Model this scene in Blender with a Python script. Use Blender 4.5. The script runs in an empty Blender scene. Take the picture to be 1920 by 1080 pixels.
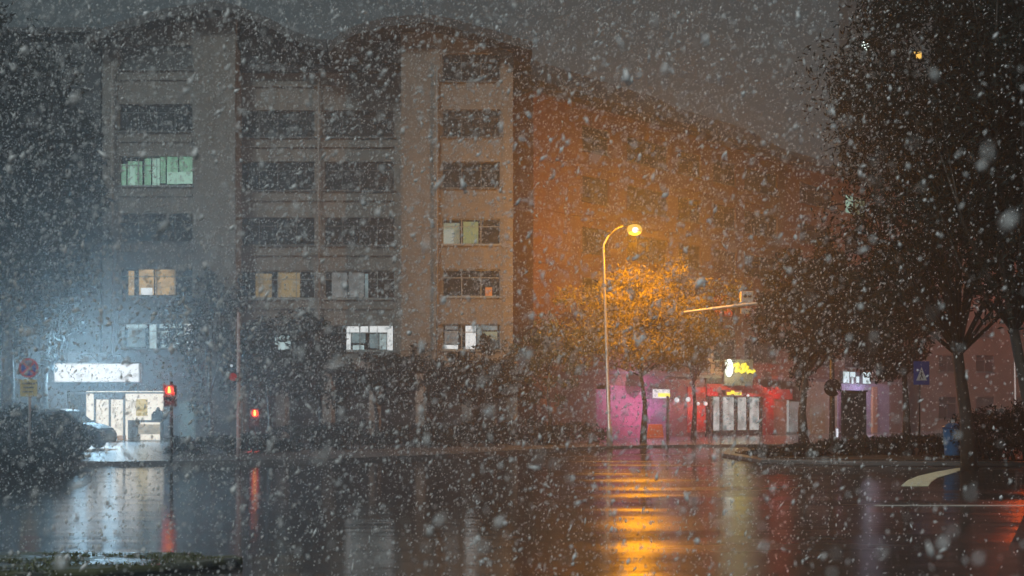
import bpy, math, random
import numpy as np
from mathutils import Vector, Matrix

R = math.radians
random.seed(7)
SC = bpy.context.scene
COL = SC.collection

# ------------------------------------------------------------------ camera
CAMZ = 1.7; F = 1920.0; HY = 775.0
cam_d = bpy.data.cameras.new("camera")
cam = bpy.data.objects.new("camera", cam_d); COL.objects.link(cam)
cam.location = (0, 0, CAMZ); cam.rotation_euler = (R(90), 0, 0)
cam_d.sensor_width = 36; cam_d.lens = 36
cam_d.shift_y = (HY - 540) / 1920.0
cam_d.clip_start = 0.1; cam_d.clip_end = 2000
cam_d.dof.use_dof = True; cam_d.dof.focus_distance = 25.0; cam_d.dof.aperture_fstop = 1.6
SC.camera = cam

# ------------------------------------------------------------------ world (cloudy, city-lit night sky)
SUN_EL, SUN_AZ = R(40), R(212)
wd = bpy.data.worlds.new("World"); SC.world = wd; wd.use_nodes = True
nt = wd.node_tree; nt.nodes.clear()
wo = nt.nodes.new("ShaderNodeOutputWorld")
b1 = nt.nodes.new("ShaderNodeBackground"); b2 = nt.nodes.new("ShaderNodeBackground"); ad = nt.nodes.new("ShaderNodeAddShader")
sk = nt.nodes.new("ShaderNodeTexSky"); sk.sky_type = 'NISHITA'; sk.sun_disc = False
sk.sun_elevation = R(-4); sk.sun_rotation = SUN_AZ
nt.links.new(sk.outputs[0], b1.inputs[0]); b1.inputs[1].default_value = 0.05
tc = nt.nodes.new("ShaderNodeTexCoord"); nz = nt.nodes.new("ShaderNodeTexNoise")
nz.inputs['Scale'].default_value = 2.2; nz.inputs['Detail'].default_value = 5
rp = nt.nodes.new("ShaderNodeValToRGB")
rp.color_ramp.elements[0].position = .3; rp.color_ramp.elements[0].color = (.052, .084, .098, 1)
rp.color_ramp.elements[1].position = .75; rp.color_ramp.elements[1].color = (.082, .106, .116, 1)
nt.links.new(tc.outputs['Generated'], nz.inputs['Vector']); nt.links.new(nz.outputs['Fac'], rp.inputs[0])
nt.links.new(rp.outputs[0], b2.inputs[0]); b2.inputs[1].default_value = 0.56
nt.links.new(b1.outputs[0], ad.inputs[0]); nt.links.new(b2.outputs[0], ad.inputs[1]); nt.links.new(ad.outputs[0], wo.inputs[0])

# ------------------------------------------------------------------ faint city light from behind the camera
sd = bpy.data.lights.new("sun", 'SUN'); sd.energy = 1.8; sd.angle = R(10); sd.color = (.93, 1.0, .98)
so = bpy.data.objects.new("sun", sd); COL.objects.link(so)
dirv = Vector((math.sin(SUN_AZ) * math.cos(SUN_EL), math.cos(SUN_AZ) * math.cos(SUN_EL), math.sin(SUN_EL)))
so.rotation_euler = dirv.to_track_quat('Z', 'Y').to_euler()

vs = SC.view_settings
SC.display_settings.display_device = 'sRGB'
vs.view_transform = 'Standard'; vs.look = 'None'; vs.exposure = 0; vs.gamma = 1; vs.use_curve_mapping = False
cy = SC.cycles
cy.max_bounces = 6; cy.diffuse_bounces = 2; cy.glossy_bounces = 3; cy.transmission_bounces = 3; cy.volume_bounces = 1
cy.transparent_max_bounces = 6
cy.sample_clamp_indirect = 2.0; cy.sample_clamp_direct = 8.0
cy.caustics_reflective = False; cy.caustics_refractive = False
cy.use_denoising = True

# ------------------------------------------------------------------ pixel helpers (photo pixels, 1920 wide)
def X(px, Y): return (px - 960) / F * Y
def Z(py, Y): return CAMZ + (HY - py) / F * Y
def GY(py): return CAMZ * F / (py - HY)

# ------------------------------------------------------------------ materials
MATS = {}
def mat(name, col, rough=.7, metal=0., noise=None, bump=0., bscale=20., spec=.5, coat=0., emit=None, estr=0., stretch=(1, 1, 1)):
    if name in MATS: return MATS[name]
    m = bpy.data.materials.new(name); m.use_nodes = True; MATS[name] = m
    n = m.node_tree.nodes; l = m.node_tree.links
    p = n['Principled BSDF']
    p.inputs['Base Color'].default_value = (*col, 1); p.inputs['Roughness'].default_value = rough
    p.inputs['Metallic'].default_value = metal; p.inputs['Specular IOR Level'].default_value = spec
    p.inputs['Coat Weight'].default_value = coat
    if noise:
        sc, amt = noise
        t = n.new('ShaderNodeTexCoord'); mp = n.new('ShaderNodeMapping'); mp.inputs['Scale'].default_value = stretch
        z = n.new('ShaderNodeTexNoise'); z.inputs['Scale'].default_value = sc; z.inputs['Detail'].default_value = 6
        z.inputs['Roughness'].default_value = .65
        r = n.new('ShaderNodeValToRGB')
        r.color_ramp.elements[0].position = .3; r.color_ramp.elements[1].position = .7
        r.color_ramp.elements[0].color = (*[c * (1 - amt) for c in col], 1)
        r.color_ramp.elements[1].color = (*[min(1, c * (1 + amt)) for c in col], 1)
        l.new(t.outputs['Object'], mp.inputs[0]); l.new(mp.outputs[0], z.inputs['Vector']); l.new(z.outputs['Fac'], r.inputs[0]); l.new(r.outputs[0], p.inputs['Base Color'])
    if bump:
        t = n.new('ShaderNodeTexCoord'); z = n.new('ShaderNodeTexNoise'); z.inputs['Scale'].default_value = bscale; z.inputs['Detail'].default_value = 4
        b = n.new('ShaderNodeBump'); b.inputs['Strength'].default_value = .6; b.inputs['Distance'].default_value = bump
        l.new(t.outputs['Object'], z.inputs['Vector']); l.new(z.outputs['Fac'], b.inputs['Height']); l.new(b.outputs[0], p.inputs['Normal'])
    if emit:
        p.inputs['Emission Color'].default_value = (*emit, 1); p.inputs['Emission Strength'].default_value = estr
    return m

def glow(name, col, s, noise=None, stretch=(1, 1, 1)):
    """a surface lit from behind or given its own glow; the noise is the uneven light of curtains or panels"""
    m = mat(name, (.05, .05, .05), .5, emit=col, estr=s)
    if noise and not m.get('done'):
        n = m.node_tree.nodes; l = m.node_tree.links; p = n['Principled BSDF']
        t = n.new('ShaderNodeTexCoord'); mp = n.new('ShaderNodeMapping'); mp.inputs['Scale'].default_value = stretch
        z = n.new('ShaderNodeTexNoise'); z.inputs['Scale'].default_value = noise; z.inputs['Detail'].default_value = 3
        r = n.new('ShaderNodeValToRGB')
        r.color_ramp.elements[0].position = .35; r.color_ramp.elements[1].position = .62
        r.color_ramp.elements[0].color = (*[c * .45 for c in col], 1); r.color_ramp.elements[1].color = (*col, 1)
        l.new(t.outputs['Object'], mp.inputs[0]); l.new(mp.outputs[0], z.inputs['Vector']); l.new(z.outputs['Fac'], r.inputs[0]); l.new(r.outputs[0], p.inputs['Emission Color'])
        m['done'] = 1
    return m

M_wall = mat('render_wall', (.150, .144, .130), .85, noise=(1.1, .26), bump=.02, bscale=6, stretch=(1.6, 1, .22))
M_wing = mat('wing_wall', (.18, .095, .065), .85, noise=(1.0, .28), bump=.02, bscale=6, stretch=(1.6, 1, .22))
M_dwall = mat('dark_cladding', (.035, .042, .046), .8, noise=(1.2, .3))
M_roof = mat('roof_tiles', (.026, .028, .030), .6, noise=(2.5, .4), bump=.05, bscale=14)
M_trim = mat('grey_trim', (.20, .19, .18), .7, noise=(2, .2))
M_frame = mat('window_frame_paint', (.07, .075, .075), .5)
M_pane = mat('dark_glass', (.010, .014, .016), .12, spec=.6)
M_pane2 = mat('dim_glass', (.016, .02, .021), .2, noise=(1.4, .6))
M_curt = mat('curtained_glass', (.030, .032, .030), .3, noise=(2.2, .5), stretch=(3, 1, .2))
M_conc = mat('pavement_concrete', (.11, .11, .11), .35, noise=(1.2, .3), bump=.01, bscale=8)
M_kerb = mat('kerb_stone', (.10, .10, .10), .35, noise=(3, .25), bump=.01, bscale=20)
M_paint = mat('worn_road_paint', (.78, .75, .50), .35, noise=(5, .45))
M_white = mat('white_road_paint', (.5, .5, .46), .35, noise=(4, .25))
M_steel = mat('galvanised_steel', (.42, .41, .40), .38, metal=.5, noise=(6, .15))
M_dark = mat('dark_painted_metal', (.03, .032, .034), .4, noise=(4, .2))
M_bark = mat('wet_bark', (.040, .034, .028), .65, noise=(7, .4), bump=.03, bscale=14)
M_leaf = mat('leaves', (.055, .070, .032), .42, noise=(1.6, .45), spec=.5)
M_leaf2 = mat('dark_leaves', (.011, .019, .016), .6, spec=.2, noise=(1.6, .45))
M_leaf3 = mat('lamplit_leaves', (.21, .17, .035), .7, noise=(1.3, .4), spec=.2)  # the street lamp's amber glow is put into this leaf colour
M_glassy = mat('car_glass', (.01, .012, .014), .06, spec=.8)
M_rubber = mat('rubber', (.015, .015, .015), .8, noise=(9, .2))
M_carpaint = mat('dark_car_paint', (.035, .045, .055), .28, metal=.2, coat=.6, noise=(3, .1))
M_red = mat('red_facade', (.42, .03, .03), .5, noise=(2, .2))
M_magenta = mat('magenta_panel', (.42, .12, .20), .5, noise=(1, .15))
M_lilac = mat('lilac_render', (.34, .29, .42), .7, noise=(1.5, .15))
M_beige = mat('beige_render', (.42, .33, .24), .7, noise=(1.5, .2))
M_blue = mat('blue_sign_face', (.025, .07, .34), .4)
M_whitep = mat('white_sign_paint', (.75, .75, .74), .4)
M_signred = mat('red_sign_paint', (.50, .03, .05), .4)
M_yellow = mat('dull_yellow_plate', (.42, .34, .12), .5, noise=(5, .2))

# ------------------------------------------------------------------ mesh builder
class MB:
    def __init__(s): s.v = []; s.f = []; s.sm = []
    def add(s, vs, fs, smooth=False, M=None):
        o = len(s.v)
        s.v += [tuple(M @ Vector(v)) if M else tuple(v) for v in vs]
        s.f += [tuple(i + o for i in f) for f in fs]; s.sm += [smooth] * len(fs); return s
    def box(s, x0, x1, y0, y1, z0, z1, M=None):
        return s.add([(x0, y0, z0), (x1, y0, z0), (x1, y1, z0), (x0, y1, z0), (x0, y0, z1), (x1, y0, z1), (x1, y1, z1), (x0, y1, z1)],
                     [(0, 3, 2, 1), (4, 5, 6, 7), (0, 1, 5, 4), (1, 2, 6, 5), (2, 3, 7, 6), (3, 0, 4, 7)], M=M)
    def prism_xz(s, pts, y0, y1, M=None):
        n = len(pts)
        vs = [(x, y0, z) for x, z in pts] + [(x, y1, z) for x, z in pts]
        fs = [tuple(range(n)), tuple(range(2 * n - 1, n - 1, -1))] + [(i, i + n, (i + 1) % n + n, (i + 1) % n) for i in range(n)]
        return s.add(vs, fs, M=M)
    def prism_xy(s, pts, z0, z1, M=None):
        n = len(pts)
        vs = [(x, y, z0) for x, y in pts] + [(x, y, z1) for x, y in pts]
        fs = [tuple(range(n - 1, -1, -1)), tuple(range(n, 2 * n))] + [(i, (i + 1) % n, (i + 1) % n + n, i + n) for i in range(n)]
        return s.add(vs, fs, M=M)
    def tube(s, pts, rads, n=8, M=None, caps=True):
        pts = [Vector(p) for p in pts]; vs = []; up = None
        for i, p in enumerate(pts):
            d = (pts[min(i + 1, len(pts) - 1)] - pts[max(i - 1, 0)]).normalized()
            a = up if up is not None else (Vector((1, 0, 0)) if abs(d.x) < .9 else Vector((0, 1, 0)))
            e1 = (a - d * a.dot(d)).normalized(); up = e1; e2 = d.cross(e1)
            r = rads[i] if hasattr(rads, '__len__') else rads
            for k in range(n):
                t = 2 * math.pi * k / n
                vs.append(p + e1 * (r * math.cos(t)) + e2 * (r * math.sin(t)))
        fs = []
        for i in range(len(pts) - 1):
            for k in range(n):
                fs.append((i * n + k, i * n + (k + 1) % n, (i + 1) * n + (k + 1) % n, (i + 1) * n + k))
        if caps: fs.append(tuple(range(n - 1, -1, -1))); fs.append(tuple(range((len(pts) - 1) * n, len(pts) * n)))
        return s.add(vs, fs, True, M=M)
    def ball(s, c, r, nu=12, nv=8, M=None):
        rx, ry, rz = r if hasattr(r, '__len__') else (r, r, r)
        vs = [(c[0], c[1], c[2] - rz)]
        for j in range(1, nv):
            a = -math.pi / 2 + math.pi * j / nv
            for i in range(nu):
                t = 2 * math.pi * i / nu
                vs.append((c[0] + rx * math.cos(a) * math.cos(t), c[1] + ry * math.cos(a) * math.sin(t), c[2] + rz * math.sin(a)))
        vs.append((c[0], c[1], c[2] + rz)); fs = []
        for i in range(nu): fs.append((0, 1 + (i + 1) % nu, 1 + i))
        for j in range(nv - 2):
            for i in range(nu):
                a = 1 + j * nu; b = a + nu
                fs.append((a + i, a + (i + 1) % nu, b + (i + 1) % nu, b + i))
        a = 1 + (nv - 2) * nu
        for i in range(nu): fs.append((a + i, a + (i + 1) % nu, len(vs) - 1))
        return s.add(vs, fs, True, M=M)
    def disc_y(s, cx, cz, r, y0, y1, n=24, M=None):
        pts = [(cx + r * math.cos(2 * math.pi * k / n), cz + r * math.sin(2 * math.pi * k / n)) for k in range(n)]
        return s.prism_xz(pts, y0, y1, M=M)
    def build(s, name, m, parent=None, bevel=0, loc=None):
        me = bpy.data.meshes.new(name); me.from_pydata(s.v, [], s.f); me.update()
        me.polygons.foreach_set('use_smooth', s.sm)
        me.materials.append(m)
        o = bpy.data.objects.new(name, me); COL.objects.link(o)
        if parent: o.parent = parent
        if loc: o.location = loc
        if bevel:
            b = o.modifiers.new('bevel', 'BEVEL'); b.width = bevel; b.segments = 2; b.limit_method = 'ANGLE'; b.angle_limit = R(50)
        return o

def tag(o, label=None, cat=None, group=None, kind=None):
    if label: o['label'] = label
    if cat: o['category'] = cat
    if group: o['group'] = group
    if kind: o['kind'] = kind
    return o
def empty(name, loc=(0, 0, 0), rz=0):
    o = bpy.data.objects.new(name, None); COL.objects.link(o); o.location = loc; o.rotation_euler = (0, 0, rz); o.empty_display_size = .3
    return o
def copy_tree(o, parent=None):
    c = o.copy(); COL.objects.link(c)
    if parent: c.parent = parent
    for ch in list(o.children): copy_tree(ch, c)
    return c
def lamp(name, loc, col, power, parent=None, radius=0.0):
    d = bpy.data.lights.new(name, 'POINT'); d.energy = power; d.color = col; d.shadow_soft_size = radius
    o = bpy.data.objects.new(name, d); COL.objects.link(o); o.location = loc
    if parent: o.parent = parent
    return o

# ------------------------------------------------------------------ ground: wet road, pavements, kerbs
def wet_road_mat():
    m = bpy.data.materials.new('wet_asphalt'); m.use_nodes = True
    n = m.node_tree.nodes; l = m.node_tree.links; p = n['Principled BSDF']
    t = n.new('ShaderNodeTexCoord')
    def noise(scale, vec, detail=4):
        mp = n.new('ShaderNodeMapping'); mp.inputs['Scale'].default_value = vec
        z = n.new('ShaderNodeTexNoise'); z.inputs['Scale'].default_value = scale; z.inputs['Detail'].default_value = detail
        l.new(t.outputs['Object'], mp.inputs[0]); l.new(mp.outputs[0], z.inputs['Vector']); return z
    z1 = noise(1.5, (1, 1, 1), 6)
    r1 = n.new('ShaderNodeValToRGB'); r1.color_ramp.elements[0].color = (.018, .019, .020, 1); r1.color_ramp.elements[1].color = (.050, .050, .050, 1)
    l.new(z1.outputs['Fac'], r1.inputs[0]); l.new(r1.outputs[0], p.inputs['Base Color'])
    z2 = noise(.5, (.25, 1.2, 1), 5)        # puddles and rougher wet patches
    r2 = n.new('ShaderNodeMapRange'); r2.inputs['From Min'].default_value = .38; r2.inputs['From Max'].default_value = .70
    r2.inputs['To Min'].default_value = .05; r2.inputs['To Max'].default_value = .35
    l.new(z2.outputs['Fac'], r2.inputs['Value'])
    sx_ = n.new('ShaderNodeSeparateXYZ'); l.new(t.outputs['Object'], sx_.inputs[0])     # standing water fills the left half of the crossing
    r3 = n.new('ShaderNodeMapRange'); r3.inputs['From Min'].default_value = -.5; r3.inputs['From Max'].default_value = 3.; r3.interpolation_type = 'SMOOTHSTEP'
    l.new(sx_.outputs[0], r3.inputs['Value'])
    mxr = n.new('ShaderNodeMix'); mxr.inputs[2].default_value = .055
    l.new(r3.outputs[0], mxr.inputs[0]); l.new(r2.outputs[0], mxr.inputs[3]); l.new(mxr.outputs[0], p.inputs['Roughness'])
    w1 = noise(1.0, (.28, 1.5, 1), 3)      # long ripples lying across the view
    w2 = noise(1.0, (1.6, 7, 1), 4)
    w3 = noise(60, (1, 1, 1), 2)
    b1 = n.new('ShaderNodeBump'); b1.inputs['Strength'].default_value = 1; b1.inputs['Distance'].default_value = .011
    b2 = n.new('ShaderNodeBump'); b2.inputs['Strength'].default_value = 1; b2.inputs['Distance'].default_value = .0024
    b3 = n.new('ShaderNodeBump'); b3.inputs['Strength'].default_value = 1; b3.inputs['Distance'].default_value = .0005
    l.new(w1.outputs['Fac'], b1.inputs['Height']); l.new(w2.outputs['Fac'], b2.inputs['Height']); l.new(w3.outputs['Fac'], b3.inputs['Height'])
    l.new(b1.outputs[0], b2.inputs['Normal']); l.new(b2.outputs[0], b3.inputs['Normal']); l.new(b3.outputs[0], p.inputs['Normal'])
    p.inputs['IOR'].default_value = 1.55
    p.inputs['Specular IOR Level'].default_value = .5
    return m
M_road = wet_road_mat()
g = MB().add([(-400, -60, 0), (400, -60, 0), (400, 700, 0), (-400, 700, 0)], [(0, 1, 2, 3)])
tag(g.build('wet_road', M_road), 'wet asphalt crossroads shining with reflections', kind='structure')

def offset_strip(pts, w):
    """inner line w metres behind a polyline of (x,y) (towards +normal)"""
    out = []
    for i in range(len(pts)):
        a = Vector(pts[max(i - 1, 0)]); b = Vector(pts[min(i + 1, len(pts) - 1)])
        d = (b - a).normalized(); nrm = Vector((-d.y, d.x)); out.append((pts[i][0] + nrm.x * w, pts[i][1] + nrm.y * w))
    return out
KP = [(-60, 31), (-20, 32.6), (-13, 33.4), (-6.2, 35.6), (-2.5, 39.5), (.8, 45.0), (5, 49.5), (9.2, 51.6), (13.2, 52), (26, 55.5), (40, 66), (70, 90)]
inner = offset_strip(KP, .18)
kb = MB()
for i in range(len(KP) - 1):
    kb.prism_xy([KP[i], KP[i + 1], inner[i + 1], inner[i]], 0, .13)
tag(kb.build('kerb', M_kerb), 'kerb of the far pavement', kind='structure')
pv = MB(); pv.prism_xy(inner + [(70, 160), (-60, 160)], 0, .12)
tag(pv.build('pavement', mat('wet_pavement', (.13, .13, .135), .20, noise=(1.4, .3), bump=.004, bscale=5)), 'wet far pavement in front of the buildings', kind='structure')

# ------------------------------------------------------------------ buildings
def facade(parent, x0, x1, y, z0, z1, cols, rows, depth=.35, m=M_wall, wallname='wall', lit={}, M=None, top=None, mull=3, skip=()):
    """wall with real openings; window children with frame > pane. cols: [(xa,xb)], rows [(za,zb)]"""
    w = MB(); xs = [x0]
    for a, b in cols: xs += [a, b]
    xs.append(x1)
    for i in range(0, len(xs), 2): w.box(xs[i], xs[i + 1], y, y + depth, z0, z1, M=M)
    for a, b in cols:
        zz = [z0]
        for c, d in rows: zz += [c, d]
        zz.append(z1)
        for j in range(0, len(zz), 2): w.box(a, b, y, y + depth, zz[j], zz[j + 1], M=M)
    if top: w.prism_xz(top, y, y + depth, M=M)
    w.build(wallname, m, parent)
    for ci, (a, b) in enumerate(cols):
        for ri, (c, d) in enumerate(rows):
            if (ci, ri) in skip: continue
            f = MB(); t = .06; yf = y + .13
            f.box(a, b, yf, yf + .07, c, c + t, M=M); f.box(a, b, yf, yf + .07, d - t, d, M=M)
            f.box(a, a + t, yf, yf + .07, c + t, d - t, M=M); f.box(b - t, b, yf, yf + .07, c + t, d - t, M=M)
            nm = max(1, round((b - a) / 1.05))
            for k in range(1, nm):
                xm = a + (b - a) * k / nm
                f.box(xm - .03, xm + .03, yf, yf + .07, c + t, d - t, M=M)
            zt = d - (d - c) * .3
            f.box(a + t, b - t, yf + .003, yf + .067, zt - .025, zt + .025, M=M)
            f.box(a - .08, b + .08, y - .10, y + .12, c - .09, c - .003, M=M)      # sill
            spec = lit.get((ci, ri))
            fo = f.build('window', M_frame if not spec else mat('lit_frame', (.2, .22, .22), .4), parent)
            p = MB().box(a + t, b - t, yf + .02, yf + .04, c + t, d - t, M=M)
            if not spec:
                p.build('pane', random.choice([M_pane, M_pane, M_pane, M_curt, M_pane2]), fo)
            else:
                p.build('pane', M_pane, fo) if spec.get('under', True) else None
                for k, (u0, u1, v0, v1, mm, nm_) in enumerate(spec['bits']):
                    MB().box(a + (b - a) * u0, a + (b - a) * u1, yf - .0 - .004 * (k + 1) + .02, yf + .014, c + (d - c) * v0, c + (d - c) * v1, M=M).build(nm_, mm, fo)

W0 = .6
M_gr = glow('green_curtain', (.18, .40, .26), W0 * 1.5, 3, (2.5, 1, .6))
M_gr2 = glow('green_curtain_bright', (.32, .55, .44), W0 * 1.4)
M_am = glow('amber_room', (.85, .55, .22), .62, 2)
M_am2 = glow('dim_amber_room', (.55, .38, .15), .42, 2)
M_cool = glow('cool_room', (.62, .82, .84), .75, 2)
M_cool2 = glow('dim_cool_room', (.28, .42, .45), .5, 2)
M_wh = glow('white_room', (.95, 1, 1), .82)
M_palegr = glow('pale_green_curtain', (.45, .55, .38), .38, 2)
M_dimgrey = glow('dim_grey_room', (.35, .38, .38), .40, 2)
M_or = glow('orange_lamp_glow', (1., .25, .03), .5)

rows_all = [(Z(655, 58), Z(606, 58)), (Z(555, 58), Z(502, 58)), (Z(453, 58), Z(400, 58)), (Z(348, 58), Z(293, 58)), (Z(246, 58), Z(195, 58)), (Z(130, 58), Z(84, 58))]
blk = empty('apartment_building', (X(560, 58), 58, 0))
blk_inv = Matrix.Translation(-Vector(blk.location))
tag(blk, 'tall six storey block with two gabled bays and rows of wide windows behind the crossroads', 'building')
def bx(px, Y): return X(px, Y)
# bay with the shop (ground floor opened up)
A0, A1 = bx(192, 58), bx(442, 58)
cA = [(bx(224, 58), bx(361, 58))]
litA = {
    (0, 3): {'bits': [(.0, .08, .0, .75, M_gr, 'curtain'), (.10, .30, .0, .85, M_gr, 'curtain'), (.13, .2, .02, .7, M_gr2, 'curtain'), (.33, .42, .04, .95, M_gr, 'curtain'), (.44, .54, .02, .95, M_gr2, 'curtain'),
                      (.55, .62, .1, 1, M_gr, 'curtain'), (.64, .79, .06, 1, M_gr, 'curtain'), (.81, .99, .08, 1, M_gr, 'curtain'), (.64, .99, .08, .48, M_gr2, 'curtain')]},
    (0, 1): {'bits': [(.11, .19, .02, .9, M_am, 'curtain'), (.25, .46, .05, .95, M_am, 'curtain'), (.28, .44, .05, .3, M_wh, 'lit_table'), (.48, .76, .05, .95, M_am, 'curtain')]},
    (0, 0): {'bits': [(.0, .06, .02, .9, M_cool2, 'curtain'), (.1, .34, .08, .82, M_cool2, 'curtain'), (.08, .36, .82, .96, M_cool, 'blind'), (.4, .5, .02, .98, M_cool, 'curtain'), (.55, .85, .05, .72, M_cool2, 'curtain'), (.57, .67, .1, .7, M_cool, 'lit_panel'), (.7, .83, .1, .7, M_cool, 'lit_panel'),
                      (.54, .86, .82, .98, M_cool, 'blind'), (.88, .99, .02, .98, M_wh, 'blind')]},
}
ML = blk_inv
topA = [(A0, Z(84, 58) + .5), (A1, Z(84, 58) + .5), (A1, Z(22, 58)), (bx(400, 58), Z(15, 58)), (bx(300, 58), Z(32, 58)), (A0, Z(66, 58))]
facade(blk, A0, A1, 58, 5.15, Z(84, 58) + .5, cA, rows_all, lit=litA, M=ML, top=topA)
# recessed middle
B0, B1 = A1, bx(752, 57.2)
cB = [(bx(450, 59.2), bx(590, 59.2)), (bx(608, 59.2), bx(740, 59.2))]
litB = {
    (0, 1): {'bits': [(.2, .42, .05, .9, M_am2, 'curtain'), (.5, .80, .05, .95, M_am2, 'curtain'), (.55, .78, .05, .9, mat('x', (.05, .05, .05), .5, emit=(.5, .35, .13), estr=.45), 'curtain')]},
    (1, 1): {'bits': [(.1, .32, .05, .95, M_dimgrey, 'curtain'), (.34, .56, .05, .95, M_dimgrey, 'curtain'), (.57, .62, .0, .9, M_cool2, 'curtain')]},
    (0, 0): {'bits': [(.46, .68, .03, .6, M_cool, 'lit_panel'), (.7, .9, .05, .9, mat('x2', (.05, .05, .05), .5, emit=(.2, .22, .2), estr=.4), 'curtain')]},
    (1, 0): {'bits': [(.31, .62, .72, .98, M_wh, 'blind'), (.31, .37, .0, .72, M_wh, 'blind'), (.38, .58, .3, .68, M_cool2, 'curtain'), (.4, .56, .0, .22, M_cool, 'shelf'), (.64, .97, .72, .98, M_wh, 'blind'),
                      (.64, .77, .1, .66, M_cool2, 'curtain'), (.78, .88, .05, .66, M_cool, 'curtain'), (.89, .97, .02, .72, M_wh, 'blind')]},
}
rows_B = rows_all[:5]
facade(blk, B0, B1, 59.2, 4.6, Z(150, 59), cB, [(a + .0, b + .0) for a, b in rows_B], lit=litB, M=ML, skip=())
# dark top storey of the middle
C_ = [(bx(470, 59.3), bx(580, 59.3)), (bx(620, 59.3), bx(735, 59.3))]
facade(blk, B0, B1, 59.3, Z(150, 59), Z(120, 59), [], [], M=ML, m=M_wall, wallname='parapet')
# right gabled bay
C0, C1 = bx(752, 57.2), bx(962, 57.2)
cC = [(bx(829, 57.2), bx(938, 57.2))]
rows_C = [(Z(656, 57.2), Z(608, 57.2)), (Z(556, 57.2), Z(505, 57.2)), (Z(458, 57.2), Z(410, 57.2)), (Z(352, 57.2), Z(303, 57.2)), (Z(256, 57.2), Z(205, 57.2)), (Z(152, 57.2), Z(100, 57.2))]
litC = {
    (0, 2): {'bits': [(.02, .30, .02, .85, M_palegr, 'curtain'), (.02, .2, .02, .6, mat('x3', (.05, .05, .05), .5, emit=(.6, .7, .6), estr=.42), 'curtain'), (.36, .62, .05, .9, mat('x4', (.05, .05, .05), .5, emit=(.36, .45, .18), estr=.42), 'curtain')]},
    (0, 1): {'bits': [(.74, .86, .0, .35, M_or, 'table_lamp')]},
    (0, 0): {'bits': [(.04, .27, .25, .75, M_dimgrey, 'curtain'), (.05, .27, .8, .95, M_dimgrey, 'blind'), (.04, .27, .02, .2, M_wh, 'lit_panel'), (.40, .58, .02, .95, M_wh, 'lit_panel'), (.6, .68, .1, .95, M_cool2, 'curtain'),
                      (.7, .95, .1, .72, M_palegr, 'curtain'), (.7, .95, .78, .95, M_cool2, 'blind')]},
}
topC = [(C0, Z(100, 57.2) + .55), (C1, Z(100, 57.2) + .55), (C1, Z(84, 57.2)), (bx(790, 57.2), Z(42, 57.2)), (C0, Z(52, 57.2))]
facade(blk, C0, C1, 57.2, 4.6, Z(100, 57.2) + .55, cC, rows_C, lit=litC, M=ML, top=topC)
# ground storey of middle and right bay: dark shuttered shops between pillars
gs = MB()
for k in range(7):
    x = B0 + (C1 - B0) * k / 6 - (.25 if k else -.0)
    gs.box(x, x + .5, 57.6, 59.0, 0, 4.2, M=ML)
gs.box(B0, C1 + .25, 57.3, 59.6, 4.2, 4.6, M=ML)
gs.build('pillar_arcade', M_trim, blk)
for k in range(6):
    a = B0 + (C1 - B0) * k / 6 + .25; b = B0 + (C1 - B0) * (k + 1) / 6 - .25
    s = MB().box(a, b, 59.1, 59.2, .12, 4.2, M=ML)
    for j in range(14): s.box(a, b, 59.06, 59.1, .2 + j * .28, .2 + j * .28 + .16, M=ML)
    s.build('shutter', mat('rolled_shutter', (.07, .05, .045), .5, metal=.3, noise=(2, .25)), blk)
# side returns and back
MB().box(A0 + .0, A0 + .35, 58.35, 74, 4.9, Z(84, 58), M=ML).box(A1 - .35, A1, 58.35, 59.2, 4.6, Z(84, 58), M=ML).box(C0, C0 + .35, 57.55, 59.2, 4.6, Z(120, 58), M=ML) \
    .box(C1 - .35, C1, 57.55, 74, 0, Z(110, 58), M=ML).box(A0, C1, 73.65, 74, 0, 20, M=ML).build('side_wall', M_wall, blk)
# pilaster strips and storey bands
pl = MB()
for a, b, Y in ((192, 222, 58), (364, 442, 58), (752, 826, 57.2), (942, 962, 57.2)):
    pl.box(bx(a, Y) + .02, bx(b, Y) - .02, Y - .06, Y - .003, 5.2, Z(100, 58), M=ML)
for r in rows_all[1:]:
    pl.box(A0 + .9, bx(361, 58), 57.92, 57.997, r[0] - .62, r[0] - .48, M=ML)
    pl.box(bx(452, 59.2), bx(738, 59.2), 59.1, 59.197, r[0] - .62, r[0] - .48, M=ML)
pl.build('pilaster', M_wall, blk)
for px, Y in ((446, 59.2), (599, 59.2), (820, 57.2), (214, 58)):
    dp = MB().tube([(bx(px, Y), Y - .26, 4.7), (bx(px, Y), Y - .26, Z(128, Y))], .055, 8, M=ML)
    for z in (6, 9, 12, 15, 18): dp.box(bx(px, Y) - .08, bx(px, Y) + .08, Y - .3, Y - .17, z, z + .06, M=ML)
    dp.build('downpipe', M_trim, blk)
# roofs
def slab_roof(poly_low, th=.32):
    pass
def gable_roof(top, Y, yb, th=.5):
    """curved eave line (photo pixels at depth Y) carried back to yb"""
    m = MB(); P = [(bx(a, Y), Z(b, Y)) for a, b in top]
    for (x0, z0), (x1, z1) in zip(P[:-1], P[1:]):
        m.prism_xz([(x0, z0 - th), (x1, z1 - th), (x1, z1), (x0, z0)], Y, yb, M=ML)
    return m
gable_roof([(158, 66), (230, 38), (300, 18), (370, 5), (405, 1), (440, 8), (500, 32), (550, 58), (612, 80)], 57.0, 70).build('roof', M_roof, blk)
gable_roof([(616, 82), (640, 60), (670, 46), (720, 33), (800, 25), (860, 38), (930, 58), (998, 78)], 56.0, 72).build('roof', M_roof, blk)
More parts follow.
